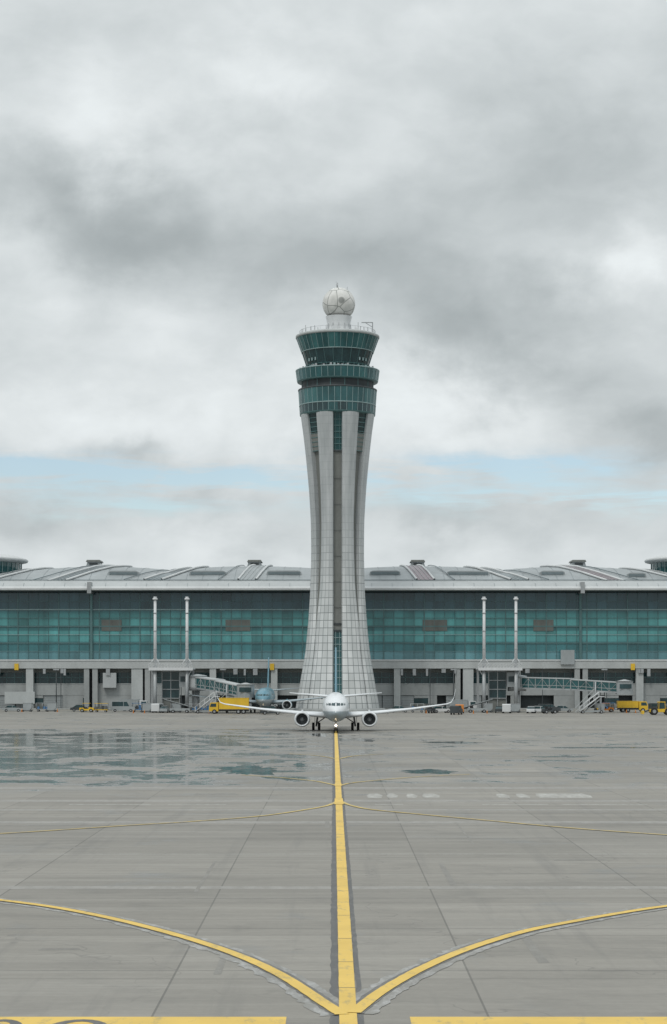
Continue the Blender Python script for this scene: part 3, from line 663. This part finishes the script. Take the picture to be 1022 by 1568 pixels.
# ------------------------------------------------------------------ aircraft
def airplane(name, loc, body, finm, belly, wing):
    p = empty(name, loc)
    sec = [(0, 2.85, .02, .02), (.15, 2.86, .3, .3), (.5, 2.90, .58, .56), (1, 2.97, .88, .84), (1.6, 3.08, 1.14, 1.1), (2.2, 3.2, 1.33, 1.32), (3, 3.33, 1.54, 1.6), (4, 3.42, 1.7, 1.82), (5.2, 3.47, 1.82, 1.95), (6.5, 3.5, 1.88, 2.0), (26, 3.5, 1.88, 2.0), (30, 3.75, 1.68, 1.74), (34, 4.2, 1.2, 1.25), (37, 4.6, .7, .72), (39.2, 4.9, .22, .25)]
    ys = [.0, .05, .15, .3] + [.5 + .12 * i for i in range(50)] + [6.6 + i * 1.3 for i in range(26)]
    rings = []
    for y in ys:
        cz = lerp_tab([(s[0], s[1]) for s in sec], y); rx = lerp_tab([(s[0], s[2]) for s in sec], y); rz = lerp_tab([(s[0], s[3]) for s in sec], y)
        rings.append([(rx * math.cos(2 * math.pi * k / 72), y, cz + rz * math.sin(2 * math.pi * k / 72)) for k in range(72)])
    def mf(c):
        ax = abs(c.x)
        if c.y < 4.2 and 3.80 + ax * .03 < c.z < 4.24 - ax * .08 and ax < 1.30 and ax > .05 and not (.60 < ax < .69) and not (1.04 < ax < 1.12): return M['dglass']
        if c.y > 6 and abs(c.z - 4.05) < .16 and (c.y * 1.0) % 1.0 < .5 and c.y < 30 and ax > 1.5: return M['dglass']
        return belly if c.z < 3.05 else body  # bluish grey underside: reflection put into the body colour
    mb = MB(); mb.loft(rings, mf, True, True, cap1=True); mb.build('fuselage', parent=p)
    mb = MB()
    def airfoil(x, y0, ch, z, th, vert=False):
        pts = [(0, 0), (.08, .45), (.3, .6), (.65, .35), (1, .02), (.65, -.25), (.3, -.35), (.08, -.3)]
        return [((x + t * th, y0 + c * ch, z) if vert else (x, y0 + c * ch, z + t * th)) for c, t in pts]
    for s in (-1, 1):
        W = [(1.2, 12.5, 8.2, 2.15, 1.0), (5.5, 15.2, 5.6, 2.5, .62), (11, 18.2, 3.6, 3.05, .38), (16.4, 21.3, 1.9, 3.75, .2), (17.1, 21.9, 1.6, 4.0, .16), (17.55, 22.5, 1.3, 4.7, .12), (17.85, 23.5, .7, 6.0, .08)]
        mb.loft([airfoil(s * a, b2, c, z, t) for a, b2, c, z, t in W], wing, True, True, cap0=True, cap1=True)
        mb.loft([airfoil(s * a, b2, c, z, t) for a, b2, c, z, t in ((.5, 33.6, 4.2, 4.7, .5), (7.2, 37.4, 1.5, 5.3, .15))], wing, True, True, cap1=True)
        for xx in (7.6, 9.9, 12.4): mb.tube((s * xx, 17.5 + (xx - 5) * .5, 2.35 + (xx - 5) * .1), (s * xx, 21.2 + (xx - 5) * .35, 2.45 + (xx - 5) * .1), .22, wing, r1=.05, n=8)
    mb.build('wings', parent=p)
    mb = MB()
    mb.loft([airfoil(0, b2, c, z, t, True) for b2, c, z, t in ((29.5, 7.5, 5.0, .06), (31.6, 6.2, 5.9, .42), (36.8, 2.6, 12.4, .24))], finm, True, True, cap1=True)
    mb.build('tail_fin', parent=p)
    for s in (-1, 1):
        mb = MB(); cx, cz = s * 4.83, 1.72
        def yl(prof, mat, n=40):
            mb.loft([[(cx + r * math.cos(2 * math.pi * k / n), y, cz + r * math.sin(2 * math.pi * k / n) * (.96 if math.sin(2 * math.pi * k / n) < 0 else 1)) for k in range(n)] for r, y in prof], mat)
        yl([(.82, 11.9), (.86, 11.65), (.93, 11.52), (1.02, 11.58), (1.07, 11.8)], M['plane_white'])
        yl([(1.07, 11.8), (1.15, 12.5), (1.15, 13.6), (.98, 15), (.72, 16.3), (.4, 16.9)], body)
        yl([(.82, 11.9), (.80, 12.6)], M['metal']); yl([(.80, 12.6), (.3, 12.62)], M['dark'])
        yl([(.3, 12.6), (.2, 12.3), (.01, 12.05)], M['metal'])
        for k in range(18):
            a = 2 * math.pi * k / 18; mb.poly([(cx + .28 * math.cos(a), 12.5, cz + .28 * math.sin(a)), (cx + .77 * math.cos(a + .1), 12.45, cz + .77 * math.sin(a + .1)), (cx + .77 * math.cos(a + .2), 12.58, cz + .77 * math.sin(a + .2))], M['dark'])
        mb.prism([(cx - .12, 2.3), (cx + .12, 2.3), (cx + .12, 3.0), (cx - .12, 3.0)], 13.2, 17.5, body)
        mb.build('engine', parent=p)
    mb = MB()
    for s in (-1, 1):
        mb.tube((s * 2.6, 19.0, 2.4), (s * 2.86, 19.0, .56), .15, M['metal']); mb.tube((s * 1.2, 19.0, 2.1), (s * 2.8, 19, 1.0), .08, M['metal'])
        mb.box(s * 3.05 - .04, s * 3.05 + .04, 18.5, 19.4, 1.1, 2.4, body)
        for dx in (-.42, .42):
            mb.tube((s * 2.86 + dx - .19, 19, .56), (s * 2.86 + dx + .19, 19, .56), .56, M['black'], n=24); mb.tube((s * 2.86 + dx - .2, 19, .56), (s * 2.86 + dx + .2, 19, .56), .25, M['metal'], n=16)
        mb.tube((s * .2 - .1, 3.9, .35), (s * .2 + .1, 3.9, .35), .35, M['black'], n=20)
        mb.box(s * .45 - .03, s * .45 + .03, 3.3, 4.9, 1.0, 1.75, body)
    mb.tube((0, 3.9, .35), (0, 3.7, 1.9), .11, M['metal']); mb.tube((0, 3.6, 1.05), (0, 3.5, 1.05), .13, M['lamp'], n=16)
    mb.tube((0, 4.9, 1.7), (0, 3.9, .7), .06, M['metal'])
    mb.build('landing_gear', parent=p)
    return p
airplane('airliner', (.33, 268, 0), M['plane_white'], M['plane_blue'], M['plane_grey'], M['plane_white'])
airplane('airliner', (-15.0, 415, 0), M['plane_blue'], M['plane_blue'], M['plane_grey'], M['plane_grey'])

# ------------------------------------------------------------------ boarding bridge pylons
def pylon(cx, cy, s):
    mb = MB()
    for dx in (-3.55, 3.55):
        mb.tube((dx, 0, 9.5), (dx, 0, 25.0), .36, M['white'], r1=.30, n=14)
        mb.tube((dx, 0, 25.0), (dx, 0, 25.4), .55, M['white'], n=14); mb.tube((dx, 0, 25.4), (dx, 0, 25.7), .36, M['white'], n=14)
        mb.tube((dx, 0, 0), (dx, 0, 9.5), .42, M['metal'], n=12)
        for d2 in (-1.3, 1.3): mb.tube((dx, 0, 12.3), (dx + d2, 0, 10.4), .11, M['white'], n=6)
        mb.tube((dx, 0, 13.5), (dx, 6.5, 10.6), .1, M['white'], n=6)
        for z in (14, 18, 22): mb.tube((dx, 0, z), (dx, 0, z + .18), .42, M['metal'], n=14)
    mb.box(-4.9, 4.9, -.8, 7, 9.55, 9.8, M['white'])
    mb.box(-4.9, 4.9, -.95, -.81, 9.3, 9.95, M['white'])
    k = -4.9
    while k < 4.8:
        mb.tube((k, -.85, 9.95), (k, -.85, 10.75), .05, M['white'], n=4); mb.tube((k, -.85, 9.95), (k + .6, -.85, 10.75), .03, M['white'], n=4); k += .7
    mb.tube((-4.9, -.85, 10.75), (4.9, -.85, 10.75), .08, M['white'], n=4)
    mb.tube((-4.9, -.85, 10.3), (4.9, -.85, 10.3), .05, M['white'], n=4)
    for x in (-4.6, 4.6):
        mb.box(x - .25, x + .25, 4, 4.5, 0, 9.5, M['metal']); mb.tube((x, 0, 9.5), (x * .82, 0, 8.0), .09, M['white'], n=4)
    mb.box(-2.2, 1.6, 3, 6, 3.0, 9.3, M['dglass'])
    for x in (-2.25, -.3, 1.65): mb.box(x - .08, x + .08, 2.85, 2.99, 0, 9.3, M['metal'])
    for z in (3.0, 5.0, 7.0, 9.0): mb.box(-2.3, 1.7, 2.75, 2.84, z, z + .18, M['metal'])
    mb.box(-2.2, 1.6, 3.2, 6, 0, 2.9, M['concrete_d'])
    mb.box(s * 2.6 - .9, s * 2.6 + .9, 1.2, 3.2, 5.6, 8.9, M['silver']); mb.box(s * 2.6 - .6, s * 2.6 + .6, 1.1, 1.19, 6.8, 8.0, M['dglass'])
    mb.build('boarding_bridge_pylon', (cx, cy, 0))
pylon(-36.15, 436, 1); pylon(37.05, 436, 1)

def bridge(name, pts, heights, support_t=.9, stair=False, glass=None):
    mb = MB(); glass = glass or M['tglass']
    mb.lathe([(2.1, heights[0] - .5), (2.1, heights[0] + .3)], M['metal'], (pts[0][0], pts[0][1]), 20, cap0=True)
    mb.lathe([(2.0, heights[0] + .3), (2.0, heights[0] + 2.6)], M['roof_m'], (pts[0][0], pts[0][1]), 20, smooth=False)
    mb.lathe([(2.3, heights[0] + 2.6), (2.2, heights[0] + 2.9), (.2, heights[0] + 3.2)], M['silver'], (pts[0][0], pts[0][1]), 20, cap0=True)
    mb.tube((pts[0][0], pts[0][1], 0), (pts[0][0], pts[0][1], heights[0] - .4), .6, M['metal'], n=14)
    for i in range(len(pts) - 1):
        a = Vector((*pts[i], heights[i])); c = Vector((*pts[i + 1], heights[i + 1])); d = c - a; L = d.length; d.normalize()
        sd = Vector((-d.y, d.x, 0)).normalized() * (1.45 - .15 * i); up = Vector((0, 0, 1)); H = 2.7 - .2 * i
        def slab(o0, o1, z0, z1, t0, t1, mat):
            P = []
            for t in (t0, t1):
                q = a + d * (L * t)
                P += [q + sd * o0 + up * z0, q + sd * o1 + up * z0, q + sd * o1 + up * z1, q + sd * o0 + up * z1]
            mb.loft([P[:4], P[4:]], mat, False, True, True, True)
        slab(-1, 1, 0, .35, 0, 1, M['metal']); slab(-.97, .97, .353, H - .25, 0, 1, glass); slab(-1.05, 1.05, H - .247, H, 0, 1, M['roof_m'])
        slab(-1.0, 1.0, .9, 1.0, .001, .999, M['roof_m'])
        nn = max(3, int(L / 1.6))
        for k in range(nn + 1):
            t = k / nn
            for o in (-1.02, 1.02):
                q = a + d * (L * t) + sd * o; mb.tube(q + up * .3, q + up * (H - .2), .07, M['roof_m'], n=4)
                if k < nn:
                    q2 = a + d * (L * (k + 1) / nn) + sd * o
                    mb.tube(q + up * (.3 if k % 2 else H - .3), q2 + up * (H - .3 if k % 2 else .3), .05, M['silver'], n=4)
        if i == len(pts) - 2:
            q = a + d * (L * support_t)
            for o in (-1.3, 1.3):
                qq = q + sd * o; mb.tube((qq.x, qq.y, .9), (qq.x, qq.y, q.z + 2.2), .2, M['metal'], n=8)
                mb.tube((qq.x - .25, qq.y, .5), (qq.x + .25, qq.y, .5), .5, M['black'], n=18)
            mb.tube(q + sd * 1.3 + up * (.8 - q.z), q - sd * 1.3 + up * (.8 - q.z), .22, M['yellow'], n=6)
            e = c + d * 1.3
            mb.lathe([(1.9, c.z - .2), (1.9, c.z + 2.6)], M['silver'], (e.x, e.y), 12, smooth=False, cap0=True)
            mb.lathe([(2.1, c.z + 2.6), (.2, c.z + 3.0)], M['roof_m'], (e.x, e.y), 12, cap0=True)
            mb.box(e.x - 1.3, e.x + 1.3, e.y - 1.98, e.y - 1.85, c.z + 1.0, c.z + 2.0, M['dglass'])
            if stair:
                nst = 14; x0 = q.x - 1.0; yst = q.y - 2.4
                for k in range(nst): mb.box(x0 - k * .3, x0 - k * .3 + .3, yst, yst + .9, c.z - k * c.z / nst - .08, c.z - k * c.z / nst, M['metal'])
                for yy in (yst, yst + .9):
                    mb.tube((x0, yy, c.z), (x0 - nst * .3, yy, 0.1), .08, M['roof_m'], n=4); mb.tube((x0, yy, c.z + 1), (x0 - nst * .3, yy, 1.1), .05, M['roof_m'], n=4)
    mb.build(name)
bridge('boarding_bridge', [(-30.5, 438), (-25, 431), (-19.8, 424.5)], [5.3, 4.6, 3.6], .6, True)
bridge('boarding_bridge', [(41.2, 440), (53, 434), (62.5, 429.5)], [5.2, 4.9, 4.3], .55, True)

# ------------------------------------------------------------------ vehicles
def wheel(mb, x, y0, r, w_=.25):
    mb.tube((x, y0, r), (x, y0 + w_, r), r, M['black'], n=18); mb.tube((x, y0 - .012, r), (x, y0 + w_ + .012, r), r * .5, M['metal'], n=12)
def van(loc, col, rz=0, L=4.9, H=2.0):
    mb = MB(); h = L / 2
    mb.prism([(-h, .35), (h, .35), (h, .95), (h - .15, 1.15), (h - 1.2, 1.25), (h - 1.75, H - .08), (h - 2.0, H), (-h + .12, H), (-h, H - .15)], -.9, .9, col)
    for s in (-1, 1):
        y0, y1 = (-.915, -.902) if s < 0 else (.902, .915)
        mb.prism([(h - 1.28, 1.3), (h - 1.8, H - .2), (h - 2.5, H - .2), (h - 2.5, 1.3)], y0, y1, M['dglass'])
        mb.prism([(-h + .3, 1.3), (h - 2.6, 1.3), (h - 2.6, H - .2), (-h + .3, H - .2)], y0, y1, M['dglass'])
        for x in (-h + .95, h - .95): wheel(mb, x, -.93 if s < 0 else .68, .34)
    b0 = [(h - 1.19, -.78, 1.28), (h - 1.19, .78, 1.28), (h - 1.70, .74, H - .12), (h - 1.70, -.74, H - .12)]; mb.poly([(x + .03, y, z) for x, y, z in b0], M['dglass'])
    mb.box(h - .003, h + .06, -.85, .85, .4, .62, M['dark']); mb.box(h - .02, h + .03, -.8, -.5, .75, .95, M['white']); mb.box(h - .02, h + .03, .5, .8, .75, .95, M['white'])
    mb.build('airport_van', loc, rz)
def car(loc, col, rz=0):
    mb = MB(); h = 2.2
    mb.prism([(-h, .35), (h, .35), (h, .75), (h - .9, .92), (-h + .6, .95), (-h, .85)], -.86, .86, col)
    mb.prism([(h - 1.0, .923), (h - 1.7, 1.42), (-h + 1.3, 1.45), (-h + .55, .953)], -.74, .74, M['dglass'])
    mb.prism([(h - 1.72, 1.425), (h - 1.75, 1.5), (-h + 1.3, 1.52), (-h + 1.2, 1.455)], -.72, .72, col)
    for x in (-1.35, 1.35): wheel(mb, x, -.9, .32, .22); wheel(mb, x, .68, .32, .22)
    mb.box(-.05, .05, -.76, .76, .95, 1.42, col)
    mb.build('service_car', loc, rz)
def tractor(loc, col, rz=0):
    mb = MB()
    mb.prism([(-1.6, .4), (1.6, .4), (1.6, .95), (.5, 1.1), (.4, .75), (-.6, .75), (-.7, 1.0), (-1.6, 1.0)], -.7, .7, col)
    mb.box(-.6, .0, -.5, .5, .76, 1.1, M['black']); mb.box(-.72, -.6, -.5, .5, 1.0, 1.55, M['black'])
    for x, y in ((-.8, -.62), (-.8, .62), (.55, -.62), (.55, .62)): mb.tube((x, y, .95), (x, y, 1.95), .05, M['dark'], n=6)
    mb.box(-.95, .75, -.72, .72, 1.95, 2.03, col); mb.tube((.45, .1, 1.0), (.2, .1, 1.35), .04, M['dark'], n=6)
    for x in (-1.0, 1.0): wheel(mb, x, -.78, .4); wheel(mb, x, .53, .4)
    mb.build('baggage_tractor', loc, rz)
def cart(loc, col, rz=0):
    mb = MB(); mb.box(-1.5, 1.5, -.8, .8, .45, .6, col); mb.box(-1.5, 1.5, -.8, .8, 1.9, 1.98, col)
    for x in (-1.45, 0, 1.45):
        for y in (-.75, .75): mb.tube((x, y, .6), (x, y, 1.9), .05, M['metal'], n=6)
    mb.box(-1.45, -1.38, -.74, .74, .6, 1.9, M['silver']); mb.box(1.38, 1.45, -.74, .74, .6, 1.9, M['silver'])
    for x in (-1.0, 1.0): wheel(mb, x, -.8, .25, .15); wheel(mb, x, .65, .25, .15)
    mb.tube((1.5, 0, .5), (2.3, 0, .4), .05, M['dark'], n=6)
    for k in range(4):
        mb.box(-1.2 + k * .65, -.7 + k * .65, -.5, .4, .61, 1.0 + random.random() * .6, random.choice([M['dark'], M['blue'], M['brown']]))
    mb.build('baggage_cart', loc, rz)
def container(loc, rz=0):
    mb = MB()
    mb.prism([(-.75, .35), (.75, .35), (1.2, .85), (1.2, 1.95), (-.75, 1.95)], -.75, .75, M['silver'])
    for x in (-.7, .1, 1.1): mb.box(x, x + .06, -.78, -.752, .9, 1.92, M['metal'])
    mb.box(-.8, 1.25, -.8, .8, 1.953, 2.02, M['metal']); mb.box(-1.3, 1.3, -.85, .85, .2, .347, M['dark'])
    for x in (-.9, .9): wheel(mb, x, -.8, .18, .12); wheel(mb, x, .68, .18, .12)
    mb.build('cargo_container', loc, rz)
def truck(loc, col, rz=0, L=7.6, box_h=2.9, cabm=None):
    mb = MB(); h = L / 2; cabm = cabm or M['white']
    mb.box(-h, h - .2, -.55, .55, .6, .85, M['dark'])
    mb.box(-h, h - 2.1, -1.2, 1.2, 1.0, box_h, col)
    for k in range(7): x = -h + .4 + k * (L - 2.6) / 6; mb.box(x - .04, x + .04, -1.24, -1.203, 1.05, box_h - .05, col)
    mb.box(-h - .03, h - 2.07, -1.23, 1.23, box_h + .003, box_h + .1, col); mb.box(-h, h - 2.1, -1.19, 1.19, .86, .997, M['dark'])
    mb.prism([(h - 1.95, .55), (h, .55), (h, 1.5), (h - .3, 2.4), (h - 1.95, 2.45)], -1.1, 1.1, cabm)
    for y0, y1 in ((-1.115, -1.102), (1.102, 1.115)): mb.prism([(h - 1.5, 1.5), (h - .15, 1.5), (h - .4, 2.2), (h - 1.5, 2.2)], y0, y1, M['dglass'])
    mb.poly([(h + .012, -1, 1.5), (h + .012, 1, 1.5), (h - .26, .95, 2.3), (h - .26, -.95, 2.3)], M['dglass'])
    for x in (-h + 1.1, -h + 2.2, h - 1.1): wheel(mb, x, -1.15, .48, .3); wheel(mb, x, .85, .48, .3)
    mb.build('service_truck', loc, rz)
def loader(loc, col, rz=0):
    mb = MB()
    mb.prism([(-2.4, .6), (2.2, .6), (2.2, 1.3), (.9, 1.5), (.9, 1.3), (-2.4, 1.2)], -1.0, 1.0, col)
    mb.prism([(-.6, 1.3), (.85, 1.3), (.7, 2.6), (-.5, 2.6)], -.8, .8, M['dglass']); mb.prism([(-.7, 2.6), (.85, 2.6), (.8, 2.75), (-.65, 2.75)], -.88, .88, col)
    for x in (-.55, .78):
        for y in (-.82, .82): mb.tube((x, y, 1.3), (x * .9, y, 2.6), .06, col, n=4)
    for x in (-1.5, 1.4): wheel(mb, x, -1.15, .75, .4); wheel(mb, x, .75, .75, .4)
    mb.tube((-2.2, 0, 1.1), (-3.8, 0, .5), .14, M['dark'], n=6); mb.box(-4.0, -3.6, -1.1, 1.1, .2, .9, M['yellow'])
    mb.build('pushback_tug', loc, rz)
def conveyor(loc, rz=0, col=None):
    mb = MB(); col = col or M['white']
    mb.prism([(-2.2, .5), (2.2, .5), (2.2, 1.0), (-2.2, 1.0)], -.8, .8, col)
    mb.prism([(-3.2, .9), (-3.2, 1.1), (3.4, 3.0), (3.4, 2.8)], -.45, .45, M['dark'])
    mb.tube((-3.2, -.5, 1.1), (3.4, -.5, 3.0), .08, col, n=4); mb.tube((-3.2, .5, 1.1), (3.4, .5, 3.0), .08, col, n=4)
    mb.tube((1.5, -.4, 1.0), (2.2, -.4, 2.5), .08, M['metal'], n=6); mb.box(-1.6, -.9, -.79, -.3, 1.0, 1.6, M['black'])
    for x in (-1.5, 1.5): wheel(mb, x, -.9, .36); wheel(mb, x, .65, .36)
    mb.build('belt_loader', loc, rz)
def stairs(loc, rz=0):
    mb = MB(); n = 13
    for k in range(n): mb.box(-2.2 + k * .3, -1.9 + k * .3, -.6, .6, .5 + k * .24, .56 + k * .24, M['metal'])
    for y in (-.65, .65):
        mb.tube((-2.3, y, .4), (1.8, y, 3.6), .09, M['white'], n=6); mb.tube((-2.3, y, 1.4), (1.8, y, 4.6), .06, M['white'], n=6)
        for k in range(5): t = k / 4; mb.tube((-2.3 + 4.1 * t, y, .4 + 3.2 * t), (-2.3 + 4.1 * t, y, 1.4 + 3.2 * t), .05, M['white'], n=4)
        mb.tube((1.8, y, 3.6), (3.0, y, 3.6), .08, M['white'], n=6); mb.tube((1.8, y, 4.6), (3.0, y, 4.6), .06, M['white'], n=6); mb.tube((2.2, y, .7), (2.2, y, 3.6), .09, M['metal'], n=6); mb.tube((-1.2, y, .5), (2.2, y, 3.2), .06, M['metal'], n=6)
    mb.box(1.8, 3.0, -.6, .6, 3.5, 3.6, M['metal']); mb.prism([(-2.4, .35), (3.0, .35), (3.0, .7), (-2.4, .6)], -.7, .7, M['silver'])
    for x in (-1.7, 2.3): wheel(mb, x, -.85, .35, .2); wheel(mb, x, .65, .35, .2)
    mb.build('passenger_stairs', loc, rz)
def cone(loc):
    mb = MB(); mb.box(-.2, .2, -.2, .2, 0, .05, M['orange']); mb.tube((0, 0, .05), (0, 0, .75), .15, M['orange'], r1=.03, n=12)
    mb.build('traffic_cone', loc)

truck((-22.2, 417, 0), M['yellow'], math.pi, 8.4, 3.3, M['yellow'])
tractor((-55.0, 437, 0), M['yellow'], 0); cart((-51.9, 438, 0), M['yellow'], 0)
van((-47.3, 440, 0), M['silver'], .1, 5.4, 2.5); cart((-44.0, 442, 0), M['blue'])
van((-38.6, 431, 0), M['white'], 1.4); car((-37, 430, 0), M['silver'], 1.5); conveyor((-33.5, 428, 0), math.pi, M['silver'])
cart((-28, 430, 0), M['metal'], .2); cart((-31.2, 430, 0), M['metal'], .1); car((-57.7, 446, 0), M['dark'], .1)
container((-41.5, 434, 0)); container((-39.0, 436, 0)); container((-35, 434, 0)); stairs((-27.5, 422, 0), 0); van((-13, 408, 0), M['dark'], .1, 4.6, 1.9)
container((-64, 444, 0)); container((-69.5, 444, 0)); car((-72.5, 442, 0), M['silver'], .2); truck((-46, 452, 0), M['silver'], 0, 6.5, 2.6)
tractor((-11.5, 424, 0), M['silver'], .4); car((14.5, 432, 0), M['silver']); cart((18.5, 433, 0), M['metal'])
van((25.6, 408, 0), M['dark'], 1.3, 4.6, 1.9); van((27.3, 424, 0), M['orange'], 1.5, 4.4, 1.9); car((23.5, 428, 0), M['white'], .3)
van((37.6, 425, 0), M['white'], 1.45); conveyor((31.5, 430, 0), 0, M['silver']); car((42.8, 424, 0), M['white'], 1.4); car((44.9, 427, 0), M['white'], .2)
van((47.6, 432, 0), M['dark'], 0, 4.8, 1.9); car((50.8, 434, 0), M['silver']); car((36.2, 428, 0), M['dark'], 1.5)
container((39.6, 429, 0)); container((34.0, 434, 0)); container((58.5, 432, 0)); tractor((46.3, 420, 0), M['dark'], .3); stairs((55.2, 421, 0), 0); truck((29.5, 446, 0), M['silver'], 0, 6.2, 2.6)
truck((66.5, 436, 0), M['yellow'], 0, 6.6, 2.4, M['yellow']); loader((67.5, 404, 0), M['yellow'], 0); tractor((61, 438, 0), M['orange'], 0); van((73, 438, 0), M['dark'], .1)
cart((-66, 445, 0), M['metal']); cart((62.5, 446, 0), M['blue']); tractor((21, 425, 0), M['dark'], 1.2)
for c in ((-27, 425, 0), (-41, 425, 0), (-43.5, 426, 0), (30, 420, 0), (33, 421, 0), (-62, 440, 0), (64, 428, 0), (66, 428, 0), (-70, 440, 0), (20, 423, 0)): cone(c)
for x in (-66.5, -26.5, 28.8, 65.0):
    mb = MB(); mb.tube((0, 0, 0), (0, 0, 9.5), .14, M['dark'], r1=.09, n=8); mb.box(-.7, .7, -.2, .2, 9.5, 9.8, M['metal']); mb.box(-.35, .35, -.3, .3, 0, .5, M['concrete'])
    mb.build('apron_light_pole', (x, 470, 0))
mb = MB(); mb.box(-150, 150, 479, 488.3, 0.0, .15, M['concrete_d']); mb.box(-150, 150, 478.7, 478.997, 0, .16, M['concrete_l']); mb.build('terminal_pavement')
